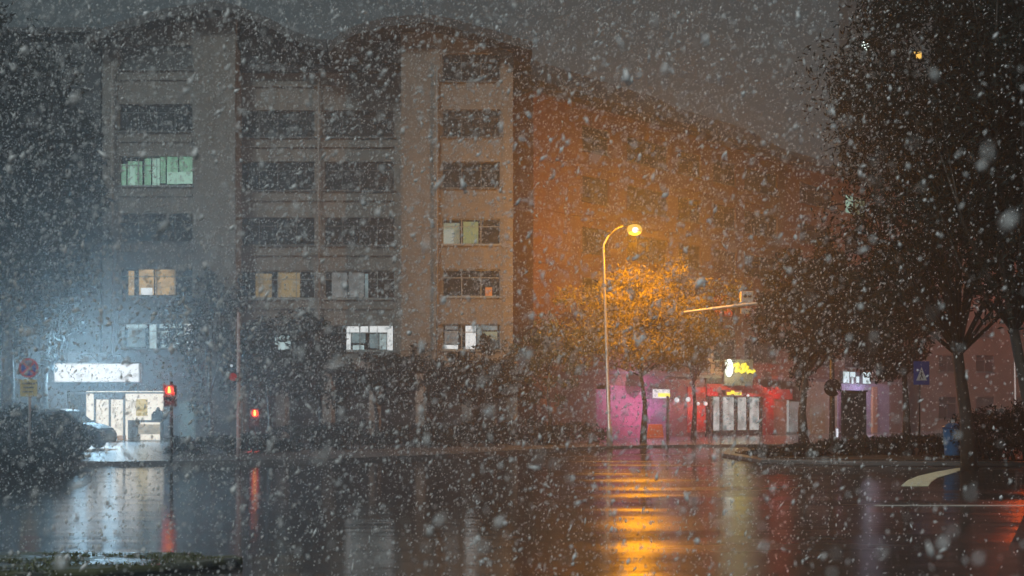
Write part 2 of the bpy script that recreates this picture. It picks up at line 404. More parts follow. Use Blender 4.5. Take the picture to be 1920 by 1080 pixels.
# main roof slope between the gables
e0 = Z(122, 58.8); e1 = Z(74, 63)
MB().add([(A1 - .1, 58.8, e0), (C0 + .3, 58.8, e0), (C0 + .3, 63, e1), (A1 - .1, 63, e1), (A1 - .1, 58.8, e0 - .3), (C0 + .3, 58.8, e0 - .3), (C0 + .3, 72, e0 - .3), (A1 - .1, 72, e0 - .3)],
         [(0, 1, 2, 3), (4, 5, 1, 0), (3, 2, 6, 7), (0, 3, 7, 4), (1, 5, 6, 2), (4, 7, 6, 5)], M=ML).build('roof', M_roof, blk)
MB().prism_xz([(A1 + .01, Z(120, 59.2)), (bx(604, 59.2), Z(120, 59.2)), (bx(604, 59.2), Z(92, 59.2)), (A1 + .01, Z(32, 59.2))], 59.0, 59.3, M=ML).build('roof_cheek', M_roof, blk)
MB().prism_xz([(bx(640, 58.6), Z(120, 58.6)), (C0 - .01, Z(120, 58.6)), (C0 - .01, Z(50, 58.6)), (bx(640, 58.6), Z(86, 58.6))], 58.5, 58.79, M=ML).build('roof_cheek', M_roof, blk)

# lit shop under the left bay: a recess whose back wall and some things glow in place of room lights
sx = lambda px: bx(px, 58)
sf = MB()
sf.box(A0 - .35, sx(120), 58, 58.35, 0, 5.15, M=ML)
sf.box(sx(308), A1, 58, 58.35, 0, 5.15, M=ML)
sf.box(sx(120), sx(308), 58, 58.35, Z(733, 58), 5.15, M=ML)
# the shop is wider than the bay: its front carries on to the left
sf.box(sx(88), A0 - .35, 58, 58.35, Z(668, 58), 5.15, M=ML)
sf.box(sx(88), sx(107), 58, 58.35, 0, Z(668, 58), M=ML)
sf.box(sx(107), sx(120), 58, 58.35, 0, Z(770, 58), M=ML) if False else None
sf.v and None
sf = MB()
sf.box(sx(86), sx(126), 58, 58.35, 0, 5.15, M=ML)
sf.box(sx(308), A1, 58, 58.35, 0, 5.15, M=ML)
sf.box(sx(126), sx(308), 58, 58.35, Z(733, 58), 5.15, M=ML)
sf.box(sx(126), sx(308), 58, 58.35, 0, .14, M=ML)
sf.build('shopfront_wall', mat('pale_shopfront', (.16, .18, .20), .6, noise=(1, .15)), blk)
rm = MB().box(sx(126), sx(308), 60.6, 60.7, .13, 3.2, M=ML)
rm.build('shop_interior', glow('glowing_shop_interior', (1., .90, .74), 1.0), blk)  # back wall emits, standing in for the shop's ceiling lights
MB().box(sx(126), sx(308), 58.35, 60.6, .125, .14, M=ML).build('shop_interior', mat('shop_floor', (.4, .36, .3), .3, noise=(2, .1)), blk)
fr = MB()
for px in (127, 176, 204, 231, 307): fr.box(sx(px) - .05, sx(px) + .05, 58.1, 58.2, .14, Z(735, 58), M=ML)
fr.box(sx(127), sx(307), 58.1, 58.2, Z(735, 58) - .09, Z(735, 58) - .0035, M=ML)
fr.box(sx(177.5), sx(229.5), 58.08, 58.19, Z(749, 58), Z(737.6, 58) , M=ML)
fr.box(sx(127), sx(176), 58.1, 58.2, .145, .5, M=ML)
fr.build('shopfront_frame', mat('shop_frame', (.22, .23, .24), .4), blk)
MB().box(sx(249), sx(270), 58.5, 58.53, Z(780, 58), Z(748, 58), M=ML).build('poster', glow('glowing_yellow_poster', (1., .75, .25), .62), blk)  # shop light on the poster put in as its own glow
MB().box(sx(203), sx(230), 58.5, 58.53, Z(826, 58), Z(817, 58), M=ML).build('display_bin', glow('glowing_orange_goods', (1., .5, .18), .34), blk)  # goods emit a little to look lit by the shop
ct = MB().box(sx(232), sx(308), 58.6, 59.2, Z(792, 58), Z(788, 58), M=ML)
ct.box(sx(232), sx(250), 58.62, 59.1, .14, Z(792, 58), M=ML).box(sx(293), sx(297), 58.62, 59.1, .14, Z(792, 58), M=ML)
ct.build('counter', mat('counter_board', (.16, .14, .12), .5, noise=(3, .2)), blk)
MB().box(sx(250), sx(293), 58.75, 59.0, .5, Z(796, 58), M=ML).build('counter_front', glow('glowing_counter_front', (1., .8, .5), .5, 3), blk)  # warm light on the counter front put in as emission
gd = MB()
for px, w_, h_ in ((280, .26, .5), (287, .22, .8), (293, .2, .55), (300, .2, .45), (305, .22, .85)):
    gd.box(sx(px) - w_ / 2, sx(px) + w_ / 2, 58.7, 58.95, Z(788, 58) + .003, Z(788, 58) + h_ * .75, M=ML)
    gd.ball((sx(px), 58.82, Z(788, 58) + h_ * .8), .11, 8, 6, M=ML)
gd.build('counter_goods', mat('dark_goods', (.06, .055, .05), .6), blk)
MB().box(sx(336), sx(366), 57.93, 57.99, Z(820, 58), Z(752, 58), M=ML).build('side_window', glow('dim_teal_shop_window', (.2, .33, .36), .42, 2), blk)

sg = empty('shop_sign', (sx(188), 57.8, Z(699, 58)))
tag(sg, 'long glowing blank white lightbox sign above the bright shop doors', 'sign')
SI = Matrix.Translation(-Vector(sg.location))
MB().box(sx(108), sx(267), 57.55, 57.97, Z(718, 58), Z(681, 58), M=SI).build('sign_case', mat('sign_case', (.6, .62, .63), .5), sg, bevel=.05)
MB().box(sx(109.5), sx(265.5), 57.50, 57.547, Z(716, 58), Z(683, 58), M=SI).build('light_panel', glow('white_lightbox', (1, .99, .97), .9), sg)
for px in (130, 190, 245):  # unseen flood lamps with arms and shades, added to make the haze glow
    MB().tube([(sx(px), 57.6, Z(679, 58)), (sx(px), 56.4, Z(668, 58)), (sx(px), 55.2, Z(672, 58))], .03, 6, M=SI).build('added_lamp_arm', M_dark, sg)
    MB().tube([(sx(px), 55.2, Z(672, 58)), (sx(px), 55.14, Z(677, 58))], [.06, .2], 10, M=SI).build('added_lamp_shade', M_dark, sg)
    fl = bpy.data.lights.new('added_haze_flood', 'SPOT'); fl.energy = 3800; fl.color = (.45, .76, 1.0); fl.spot_size = R(172); fl.spot_blend = .4; fl.shadow_soft_size = 0.0
    fo_ = bpy.data.objects.new('added_haze_flood', fl); COL.objects.link(fo_); fo_.parent = sg
    fo_.location = Vector((sx(px), 55.1, Z(683, 58))) - Vector(sg.location); fo_.rotation_euler = (R(-70), 0, 0)

# long wing running away to the right
WA = Vector((1.25, 60)); WD = Vector((24.05, 21.0)); WL = WD.length; wdir = WD / WL
wang = math.atan2(wdir.y, wdir.x)
wing = empty('long_building', (WA.x, WA.y, 0), wang)
tag(wing, 'long rust coloured building running back to the right with shops along its foot', 'building')
def wu(px):
    k = (px - 960) / F
    t = (WA.y * k - WA.x) / (WD.x - WD.y * k); return t * WL
def wY(px): return WA.y + wdir.y * wu(px)
def wz(px, py): return Z(py, wY(px))
rows_W = [(Z(655, 58), Z(606, 58)), (Z(555, 58), Z(502, 58)), (Z(453, 58), Z(400, 58)), (Z(348, 58), Z(293, 58)), (Z(246, 58), Z(195, 58))]
rows_W = [(5.4, 6.95), (8.5, 10.05), (11.6, 13.15), (14.75, 16.3), (17.85, 19.4)]
cW = [(wu(a), wu(b)) for a, b in ((1092, 1142), (1176, 1252), (1272, 1314), (1338, 1380), (1396, 1458), (1500, 1560), (1584, 1628), (1650, 1686))]
litW = {(6, 4): {'bits': [(.1, .4, .05, .95, M_gr2, 'curtain'), (.5, .9, .05, .95, mat('x5', (.05, .05, .05), .5, emit=(.25, .35, .2), estr=.4), 'curtain')]}}
WEND = wu(1700)
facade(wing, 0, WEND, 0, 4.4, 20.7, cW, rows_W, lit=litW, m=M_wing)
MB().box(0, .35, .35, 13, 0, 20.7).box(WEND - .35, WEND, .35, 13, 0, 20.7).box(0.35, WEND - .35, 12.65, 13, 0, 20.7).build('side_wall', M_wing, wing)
bd = MB()
for z in (4.4, 7.5, 10.6, 13.75, 16.85, 20.3): bd.box(0, WEND, -.09, -.003, z - .02, z + .16)
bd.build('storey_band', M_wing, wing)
u1 = wu(1325)
def slope(u0, u1_, ze, zr, back):
    return MB().add([(u0, -.8, ze), (u1_, -.8, ze), (u1_, back, zr), (u0, back, zr), (u0, 13, ze), (u1_, 13, ze), (u0, -.8, ze - .35), (u1_, -.8, ze - .35), (u0, 13, ze - .35), (u1_, 13, ze - .35)],
                    [(0, 1, 2, 3), (3, 2, 5, 4), (6, 7, 1, 0), (4, 5, 9, 8), (6, 8, 9, 7), (0, 3, 4), (0, 4, 8, 6), (1, 5, 2), (1, 7, 9, 5)])
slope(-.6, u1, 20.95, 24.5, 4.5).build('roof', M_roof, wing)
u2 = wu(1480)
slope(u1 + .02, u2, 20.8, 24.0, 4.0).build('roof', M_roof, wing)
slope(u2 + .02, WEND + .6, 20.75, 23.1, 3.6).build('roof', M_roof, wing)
# ground floor of the wing, bay by bay
def bay(px0, px1, z0, z1, name, m, d0=0.02, d1=.3):
    return MB().box(wu(px0), wu(px1), d0, d1, z0, z1).build(name, m, wing)
MB().box(0, wu(1118), 0, .35, 0, 4.4).build('wall', M_wing, wing)
bay(1118, 1143, .0, 3.2, 'shopfront_panel', M_magenta); bay(1145, 1203, .0, 3.45, 'shopfront_panel', M_magenta)
bay(1118, 1203, 3.46, 4.15, 'shopfront_wall', M_wing)
bay(1203, 1248, 0, 3.0, 'shopfront_panel', mat('purple_render', (.22, .09, .16), .6, noise=(1, .2)))
bay(1248, 1322, 0, 4.0, 'shopfront_wall', mat('maroon_render', (.22, .07, .08), .6, noise=(1.2, .3)))
bay(1288, 1322, .4, 3.5, 'red_panel', M_red, -.06, .0)
MB().box(wu(1118), WEND, .05, .35, 4.15, 4.38).build('lintel', M_trim, wing)
bay(1203, 1248, 3.0, 4.15, 'shopfront_panel', mat('purple_render', (.22, .09, .16)))
aw = MB().add([(wu(1325), -1.0, 3.1), (wu(1428), -1.0, 3.1), (wu(1428), 0, 3.75), (wu(1325), 0, 3.75), (wu(1325), -1, 2.9), (wu(1428), -1, 2.9), (wu(1428), 0, 2.9), (wu(1325), 0, 2.9)],
              [(0, 1, 2, 3), (4, 5, 1, 0), (1, 5, 6, 2), (0, 3, 7, 4), (2, 6, 7, 3), (4, 7, 6, 5)])
aw.build('awning', M_red, wing)
glassm = glow('lit_grey_shop_glass', (.75, .78, .76), .72, 1.5)
for a, b in ((1336, 1352), (1354, 1378), (1384, 1402), (1404, 1425)):
    bay(a, b, .5, 2.85, 'shop_window', glassm, .1, .2)
sfb = MB()
for px in (1335, 1353, 1381, 1403, 1427): sfb.box(wu(px) - .12, wu(px) + .12, -.02, .25, 0, 2.9)
sfb.box(wu(1325), wu(1428), .05, .28, 0, .48); sfb.box(wu(1325), wu(1428), .03, .3, 3.75, 4.15)
sfb.build('shopfront_frame', M_dark, wing)
bay(1430, 1445, 0, 3.6, 'red_column', M_red, -.25, .3)
bay(1445, 1482, 2.75, 3.5, 'red_fascia', M_red, -.2, .3)
bay(1445, 1475, 0, 2.75, 'shopfront_wall', M_beige, -.0, .3)
bay(1475, 1480, .3, 2.7, 'shop_window', glow('bright_slit_window', (.8, .82, .8), .45), .05, .2)
bay(1482, 1504, .3, 2.6, 'shop_window', glow('dim_grey_shop_glass', (.42, .45, .45), .38, 1.5), .05, .2)
bay(1506, 1570, 0, 4.15, 'shopfront_wall', M_beige)
bay(1520, 1546, .1, 2.2, 'door', mat('tan_door', (.40, .28, .15), .5, noise=(2, .2)), -.04, .01)
bay(1570, 1668, 0, 4.15, 'shopfront_wall', M_lilac)
bay(1633, 1641, .0, 3.9, 'orange_column', mat('orange_column', (.5, .25, .15), .6), -.2, .0)
bay(1668, 1699, 0, 4.15, 'shopfront_wall', M_wing)

def wing_sign(name, label, px0, px1, py0, py1, m, out=.5, group=None, case=M_dark, marks=None, mm=None):
    Y = wY((px0 + px1) / 2)
    u0, u1 = wu(px0), wu(px1); z0, z1 = wz((px0 + px1) / 2, py1), wz((px0 + px1) / 2, py0)
    e = empty(name, (WA.x + wdir.x * (u0 + u1) / 2, WA.y + wdir.y * (u0 + u1) / 2, (z0 + z1) / 2), wang)
    tag(e, label, 'sign', group)
    w = (u1 - u0) / 2; h = (z1 - z0) / 2
    MB().box(-w, w, -out, -.01, -h, h).build('sign_case', case, e)
    if m: MB().box(-w + .04, w - .04, -out - .03, -out - .003, -h + .04, h - .04).build('light_panel', m, e)
    if marks:
        for (a, b, c, d) in marks: mk = MB(); mk.box(-w + 2 * w * a, -w + 2 * w * b, -out - .06, -out - .034, -h + 2 * h * c, -h + 2 * h * d); mk.build('letter', mm, e)
    return e, w, h
M_lbw = glow('white_sign_panel', (1, .98, .95), .9)
M_yel = glow('yellow_letters', (1., .85, .02), 1.4)
e1_, w_, h_ = wing_sign('shop_sign', 'small white lightbox with a yellow band beside the magenta shopfront', 1212, 1245, 729, 748, M_lbw, marks=[(.3, .97, .2, .55)], mm=M_yel)
lamp('sign_light', (0, -1.2, -.7), (.95, .55, 1), 90, e1_)
e2_, w_, h_ = wing_sign('shop_sign', 'small yellow lit sign on the red awning', 1334, 1364, 732, 742, glow('red_sign_panel', (.9, .05, .03), .4), out=1.2,
                        marks=[(.05, .3, .1, .6), (.3, .5, .3, .9), (.5, .95, .1, .6)], mm=M_yel)
e3_, w_, h_ = wing_sign('shop_sign', 'broken bright white sign above the lilac shopfront behind the tree', 1574, 1626, 697, 720, None, out=.3,
                        marks=[(.0, .2, .05, .95), (.24, .42, .55, .95), (.29, .35, .0, .5), (.46, .56, .1, .6), (.7, .98, .05, .98)], mm=glow('cyan_white_letters', (.75, .95, 1), 1.0))
lamp('sign_light', (.2, -1.3, -.6), (.75, .72, 1), 220, e3_)
# big upright sign with a white disc and a yellow script
Yb = wY(1385) - 1.6
bs = empty('shop_sign', (X(1385, Yb), Yb, Z(695, Yb)))
tag(bs, 'projecting sign with tall white oval and yellow script high over the red awning', 'sign')
BI = Matrix.Translation(-Vector(bs.location))
MB().box(X(1358, Yb), X(1412, Yb), Yb + .05, Yb + .3, Z(723, Yb), Z(674, Yb), M=BI).build('sign_board', mat('grey_sign_board', (.10, .10, .09), .5, noise=(2, .2)), bs)
MB().box(X(1372, Yb), X(1376, Yb), Yb + .3, Yb + 1.7, Z(700, Yb), Z(697, Yb), M=BI).build('bracket', M_dark, bs)
ov = [(X(1367 + 7.5 * math.cos(t), Yb), Z(690 + 17 * math.sin(t), Yb)) for t in [2 * math.pi * k / 20 for k in range(20)]]
MB().prism_xz(ov, Yb - .05, Yb + .04, M=BI).build('oval_light', glow('oval_white_light', (.9, 1, .97), 1.8), bs)
sc_ = MB()
for poly in ([(1374, 686), (1384, 682), (1388, 690), (1392, 684), (1399, 683)], [(1378, 696), (1386, 694), (1390, 698), (1400, 693), (1402, 686)], [(1400, 699), (1406, 695), (1411, 698), (1415, 694)], [(1383, 684), (1380, 698)], [(1395, 684), (1393, 699)]):
    sc_.tube([(X(a, Yb), Yb - .0, Z(b, Yb)) for a, b in poly], .12, 6, M=BI)
sc_.build('script', M_yel, bs)
lamp('sign_light', Vector((X(1367, Yb), Yb - 1.0, Z(690, Yb))) - Vector(bs.location), (1, .95, .5), 260, bs)
# red shop lights, magenta wall light (real fittings on the wing)
def wall_lamp(px, py, col, power, r, label, m, out=.5):
    Y = wY(px); u = wu(px); z = wz(px, py)
    e = empty('wall_lamp', (WA.x + wdir.x * u, WA.y + wdir.y * u, z), wang); tag(e, label, 'lamp', 'lamps along the shop fronts')
    MB().tube([(0, -.01, .1), (0, -out, .12)], .025, 6).build('arm', M_dark, e)
    MB().ball((0, -out, 0), r).build('bulb', m, e)
    lamp('bulb_light', (0, -out - r - .12, -.12), col, power, e)
wall_lamp(1187, 738, (1, .5, .85), 380, .16, 'pink globe lamp lighting the magenta shopfront', glow('pink_bulb', (1, .6, .9), .7), .8)
wall_lamp(1258, 750, (1, .92, .9), 12, .17, 'white globe lamp nearest to the small white and yellow sign', M_wh)
wall_lamp(1279, 749, (1, .92, .9), 12, .17, 'white globe lamp midway between the small yellow and white sign and the red panel', M_wh)
wall_lamp(1298, 757, (1, .92, .9), 8, .12, 'white globe lamp on the left of the pair over the red panel', M_wh)
wall_lamp(1312, 757, (1, .12, .08), 130, .14, 'white globe lamp on the right of the pair over the red panel', M_wh)
wall_lamp(1437, 728, (1, .08, .03), 200, .12, 'red globe lamp over the bright red column', glow('red_bulb', (1, .1, .05), .6), .9)
wall_lamp(1374, 742, (1, .9, .8), 130, .1, 'white lamp under the red awning', M_wh, 1.3)

# orange plastic barrier and small illuminated box by the shops
Yo = wY(1228) - 2
o = MB().box(X(1214, Yo), X(1245, Yo), Yo, Yo + .35, .12, .25).prism_xz([(X(1214, Yo), .25), (X(1245, Yo), .25), (X(1242, Yo), 1.0), (X(1217, Yo), 1.0)], Yo + .05, Yo + .3).build('barrier', mat('orange_plastic', (.75, .16, .02), .45, emit=None), bevel=.03)
tag(o, 'orange plastic barrier on the pavement under the white and yellow sign', 'barrier')
Ys = 60.
sb = empty('light_box', (X(1575, Ys), Ys, 0.12)); tag(sb, 'small white illuminated board on the pavement left of the dark kiosk', 'sign')
SBI = Matrix.Translation(-Vector(sb.location))
MB().box(X(1566, Ys), X(1584, Ys), Ys, Ys + .2, .25, Z(803, Ys) + .03, M=SBI).box(X(1568, Ys), X(1582, Ys), Ys + .02, Ys + .18, .12, .25, M=SBI).build('case', M_dark, sb)
MB().box(X(1568, Ys), X(1582, Ys), Ys - .03, Ys - .003, .3, Z(804, Ys), M=SBI).build('light_panel', glow('bluish_light_panel', (.85, .9, 1), .9), sb)
lamp('panel_light', (0, -.8, .6), (.85, .85, 1), 25, sb)

# thin lit post in front of the shops
Yp = 60.5
p = MB().tube([(0, 0, .12), (0, 0, 1.2), (0, 0, Z(745, Yp))], [.11, .09, .07], 8).ball((0, 0, Z(745, Yp)), .09, 8, 6).build('bollard_post', M_steel, loc=(X(1252, Yp), Yp, 0))
tag(p, 'thin steel post standing right of the white and yellow shop sign', 'post')

# neighbouring block at the left
nb = empty('neighbour_building', (X(20, 61.5), 61.5, 0)); tag(nb, 'dark flat roofed block behind the tall trees beside the glowing shop', 'building')
NI = Matrix.Translation(-Vector(nb.location))
n0, n1 = X(-330, 61.5), X(188, 61.5)
cN = [(n0 + 1.6 + k * 3.1, n0 + 1.6 + k * 3.1 + 1.7) for k in range(5)]
cN = [(X(a, 61.5), X(b, 61.5)) for a, b in ((-250, -180), (-130, -60), (-10, 50), (98, 158))]
facade(nb, n0, n1, 61.5, 0, Z(66, 61.5), cN, [(r[0] + .2, r[1] + .2) for r in rows_all], m=M_dwall, M=NI)
MB().box(n1 - .35, n1, 61.85, 75, 0, Z(66, 61.5), M=NI).box(n0, n1 - .35, 74.6, 75, 0, 22, M=NI).build('side_wall', M_dwall, nb)
MB().box(n0 - .5, n1 + .1, 61.0, 75.4, Z(66, 61.5) + .003, Z(60, 61.5) + .1, M=NI).build('roof', M_roof, nb)

# building beyond the wing at the far right, and a tower high up behind the trees
fb = empty('brick_building', (X(1840, 92), 92, 0)); tag(fb, 'reddish building at the right edge seen between the leaning trunks', 'building')
FI = Matrix.Translation(-Vector(fb.location))
cF = [(X(a, 92), X(a + 34, 92)) for a in (1760, 1830, 1900, 1970, 2040)]
facade(fb, X(1722, 92), X(2130, 92), 92, 0, Z(395, 92), cF, [(1.2, 3.2), (5.4, 6.95), (8.5, 10.05), (11.6, 13.15), (14.75, 16.3)], m=mat('dark_brick', (.11, .06, .045), .8, noise=(1, .3)), M=FI)
MB().box(X(1722, 92), X(1722, 92) + .35, 92.35, 104, 0, Z(395, 92), M=FI).box(X(1722, 92) + .35, X(2130, 92), 103.6, 104, 0, 18, M=FI).build('side_wall', M_wing, fb)
MB().box(X(1722, 92) - .4, X(2130, 92) + .3, 91.4, 104.4, Z(395, 92) + .003, Z(388, 92), M=FI).build('roof', M_roof, fb)

tw = empty('tower_block', (X(1680, 125), 125, 0)); tag(tw, 'dark high rise behind the big tree with a white and an amber lit window', 'building')
TI = Matrix.Translation(-Vector(tw.location))
MB().box(X(1592, 125), X(2200, 125), 125, 129, 0, 54.5, M=TI).build('wall', M_dwall, tw)
tl = MB()
for r in range(14):
    for c in range(6):
        if random.random() < 0: pass
M_towerwin = mat('tower_glass', (.02, .025, .03), .15)
wm = {}
for zi in range(4, 16):
    for px in (1612, 1660, 1708, 1756, 1804, 1852, 1900):
        z = 1.9 + zi * 3.45; x = X(px, 125)
        MB().box(x, x + 1.6, 124.93, 125.0 - .003, z, z + 1.7, M=TI).build('window', M_towerwin, tw)
for px, py, m_, s in ((1622, 87, glow('lit_white_window', (.85, 1, .92), 3.5), (6, 8)), (1720, 104, glow('lit_amber_window', (1., .55, .08), 1.8), (7, 6))):
    MB().box(X(px - s[0], 125), X(px + s[0], 125), 124.86, 124.92, Z(py + s[1], 125), Z(py - s[1], 125), M=TI).build('lit_window', m_, tw)

# ------------------------------------------------------------------ street lamp (sodium)
Yl = 50.0
def street_lamp(x, y, h, xl, label, col, power, pole_lean=0.0, lens_m=None, r=.30):
    e = empty('street_lamp', (x, y, .12)); tag(e, label, 'street lamp')
    MB().tube([(0, 0, 0), (0, 0, .9), (pole_lean * .1, 0, .95), (pole_lean, 0, h - .7), (pole_lean + .25, 0, h - .2)], [.15, .14, .085, .055, .05], 12).build('pole', M_steel, e)
    dx = xl - x
    MB().tube([(pole_lean + .2, 0, h - .25), (pole_lean + .6, 0, h + .12), (dx - .4, 0, h + .34)], [.05, .04, .035], 8).build('arm', M_dark, e)
    MB().prism_xz([(dx - .5, h + .28), (dx + .38, h + .3), (dx + .3, h + .46), (dx - .4, h + .44)], -.16, .16).build('lamp_head', M_dark, e, bevel=.04)
    MB().ball((dx, 0, h + .06), (r * 1.25, r, r * .95), 16, 10).build('lens', lens_m, e)  # lens widened and yellowed to give the ring of bloom
    MB().ball((dx, -r * .62, h + .02), (r * .62, r * .5, r * .5), 14, 8).build('bulb', glow('white_glare_core', (1, .95, .8), 2.0), e)  # white ball added ahead of the lens for the bloom's core
    lamp('lamp_light', (dx, -.1, h - .5), col, power, e)
    return e
SOD = (1.0, .36, .008)
lm = glow('sodium_bloom_lens', (1., .68, .12), .75)
street_lamp(X(1143, Yl), Yl, Z(430, Yl) - .2, X(1190, Yl), 'tall street lamp glowing orange before the long building', SOD, 5600, X(1131, Yl) - X(1143, Yl), lm)
Yr = 74.
street_lamp(X(1905, Yr), Yr, Z(505, Yr), X(1930, Yr), 'thin street lamp lit red orange at the right edge', (1., .10, .006), 1500, -.2, glow('red_orange_lens', (1, .3, .1), .9))

# ------------------------------------------------------------------ trees and shrubs
def leaf_mesh(clusters, per, size, rnd, flat=.35):
    """many small creased leaf-cards spread through clumps"""
    vs = []; fs = []
    for (c, r) in clusters:
        for _ in range(per):
            a = rnd.normal(0, 1, 3); a /= np.linalg.norm(a) + 1e-9
            p = np.array(c) + a * np.array(r) * (rnd.random() ** .45)
            d = rnd.normal(0, 1, 3); d[2] -= .4; d /= np.linalg.norm(d) + 1e-9
            e = np.cross(d, rnd.normal(0, 1, 3)); e /= np.linalg.norm(e) + 1e-9
            s = size * rnd.uniform(.6, 1.4); o = len(vs)
            up = np.cross(d, e) * s * .18
            vs += [p - d * s, p + e * s * flat - up, p + d * s, p - e * s * flat - up, p + up]
            fs += [(o, o + 1, o + 4), (o + 1, o + 2, o + 4), (o + 2, o + 3, o + 4), (o + 3, o, o + 4)]
    return vs, fs
def tree(name, loc, trunk, tr, crown_c, crown_r, ncl, per, size, seed, label, group=None, lm_=None, cat='tree', clump=.24, low=-1, gaps=()):
    rnd = np.random.default_rng(seed)
    e = empty(name, loc); tag(e, label, cat, group)
    m = MB(); m.tube(trunk, [tr * (1 - .55 * i / (len(trunk) - 1)) * (1.25 if i == 0 else 1) for i in range(len(trunk))], 9)
    cc = np.array(crown_c); cr = np.array(crown_r); cl = []
    tip = np.array(trunk[-1]); mid = np.array(trunk[len(trunk) // 2])
    for i in range(ncl):
        a = rnd.normal(0, 1, 3); a /= np.linalg.norm(a)
        if a[2] < low: a[2] = -a[2]
        rr = rnd.random() ** .42
        c = cc + a * cr * rr * (1 + .16 * math.sin(3 * a[0] * 3 + seed) + .12 * math.sin(7 * a[2] + seed))
        if any(math.hypot((loc[0] + c[0]) - X(gx, loc[1] + c[1]), (loc[2] + c[2]) - Z(gy, loc[1] + c[1])) < gr for gx, gy, gr in gaps): continue
        k = clump * rnd.uniform(.5, 1.25)
        cl.append((c, (cr[0] * k, cr[1] * k, cr[2] * k * .8)))
        if i % 4 == 0:
            s = tip if rnd.random() < .6 else mid
            q = (s + c) / 2 + rnd.normal(0, .25, 3)
            m.tube([tuple(s), tuple(q), tuple(c)], [tr * .34, tr * .2, tr * .05], 6)
    m.build('trunk', M_bark, e)
    vs, fs = leaf_mesh(cl, per, size, rnd)
    me = bpy.data.meshes.new('crown'); me.from_pydata([tuple(v) for v in vs], [], fs); me.materials.append(lm_ or M_leaf)
    o = bpy.data.objects.new('crown', me); COL.objects.link(o); o.parent = e
    return e
# big trees on the left in front of the dark block
TG = 'tall trees beside the glowing shop'
tree('tall_tree', (X(8, 47), 47, .12), [(0, 0, 0), (.2, 0, 3), (.1, 0, 7), (.3, 0, 11)], .3, (0, 0, 12.0), (3.8, 3.2, 6.6), 190, 80, .20, 1, 'tallest dark tree at the left edge before the flat roofed block', TG, M_leaf2)
tree('tall_tree', (X(84, 53), 53, .12), [(0, 0, 0), (-.1, 0, 3), (.2, 0, 6), (.1, 0, 9)], .26, (.6, 0, 11.6), (2.5, 2.6, 5.6), 150, 70, .20, 2, 'narrower dark tree between the left edge tree and the shop bay', TG, M_leaf2)
# street trees before the ground floor
SG = 'street trees before the ground floor'
spots = [(395, 50, 2.3, 8.4, 3, 'rounded grey tree right of the bright shop beside the thin pole'), (505, 51, 2.2, 6.4, 4, 'low dark tree in front of the lowest windows left of the white lit window'),
         (600, 52, 2.1, 6.9, 5, 'dark tree just left of the white lit window'), (705, 52, 2.3, 5.2, 6, 'low dark tree standing below the white lit window'),
         (815, 52.5, 2.1, 5.0, 7, 'low reddish dark tree below the round white window light'), (925, 53, 2.2, 5.2, 8, 'low dark tree right of the round white window light'), (1030, 54, 2.3, 6.6, 9, 'orange tinged tree left of the lamp pole')]
for px, Y, r, top, sd_, lab in spots:
    ch = (top - 2.0) / 2
    tree('street_tree', (X(px, Y), Y, .12), [(0, 0, 0), (.06, 0, 1.2), (-.05, 0, 2.4), (0, 0, top * .55)], .13, (0, 0, 2.0 + ch), (r, r * .9, ch * 1.05), 46, 55, .14, sd_, lab, SG, M_leaf2 if sd_ != 9 else M_leaf)
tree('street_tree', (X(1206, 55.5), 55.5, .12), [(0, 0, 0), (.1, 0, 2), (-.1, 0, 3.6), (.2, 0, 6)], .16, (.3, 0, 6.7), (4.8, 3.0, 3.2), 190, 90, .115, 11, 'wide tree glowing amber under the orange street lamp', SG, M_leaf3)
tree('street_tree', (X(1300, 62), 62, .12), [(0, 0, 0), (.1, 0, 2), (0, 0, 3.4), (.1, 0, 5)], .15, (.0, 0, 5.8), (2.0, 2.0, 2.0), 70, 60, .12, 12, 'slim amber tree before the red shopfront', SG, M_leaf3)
# middle-right trees on the island
IG = 'trees on the planted island'
tree('island_tree', (X(1508, 45), 45, .12), [(0, 0, 0), (-.1, 0, 1.6), (.05, 0, 3.2), (.2, 0, 5)], .21, (.55, 0, 6.15), (2.45, 2.1, 2.7), 150, 110, .11, 21, 'dark island tree with a straight trunk left of the dark kiosk', IG, M_leaf2)
tree('island_tree', (X(1700, 44), 44, .12), [(0, 0, 0), (.0, 0, 1.6), (-.1, 0, 3.2), (-.2, 0, 4.6)], .17, (-.7, 0, 6.0), (2.6, 2.1, 2.6), 150, 110, .11, 22, 'dark island tree with a thin trunk right of the dark kiosk', IG, M_leaf2)
# near trees at the right edge
NG = 'big leaning trees at the right edge'
tree('big_tree', (X(1812, 30), 30, 0), [(.1, 0, 0), (0, 0, 1.5), (-.25, 0, 3.4), (-.5, 0, 5.6), (-.5, 0, 8)], .21, (-.5, 0, 10.2), (4.1, 3.2, 5.8), 270, 120, .09, 31, 'big dark tree whose forked trunk stands left of the leaning one', NG, M_leaf2, gaps=((1622, 87, .8), (1720, 104, .75)))
tree('big_tree', (X(1935, 24), 24, 0), [(.2, 0, 0), (0, 0, 1.5), (-.42, 0, 3.6), (-.75, 0, 5.8), (-.9, 0, 8)], .15, (-.7, 0, 9.8), (3.1, 3.0, 5.4), 220, 120, .08, 32, 'nearest big tree with a slim trunk leaning left at the right edge', NG, M_leaf2, gaps=((1720, 104, .7),))

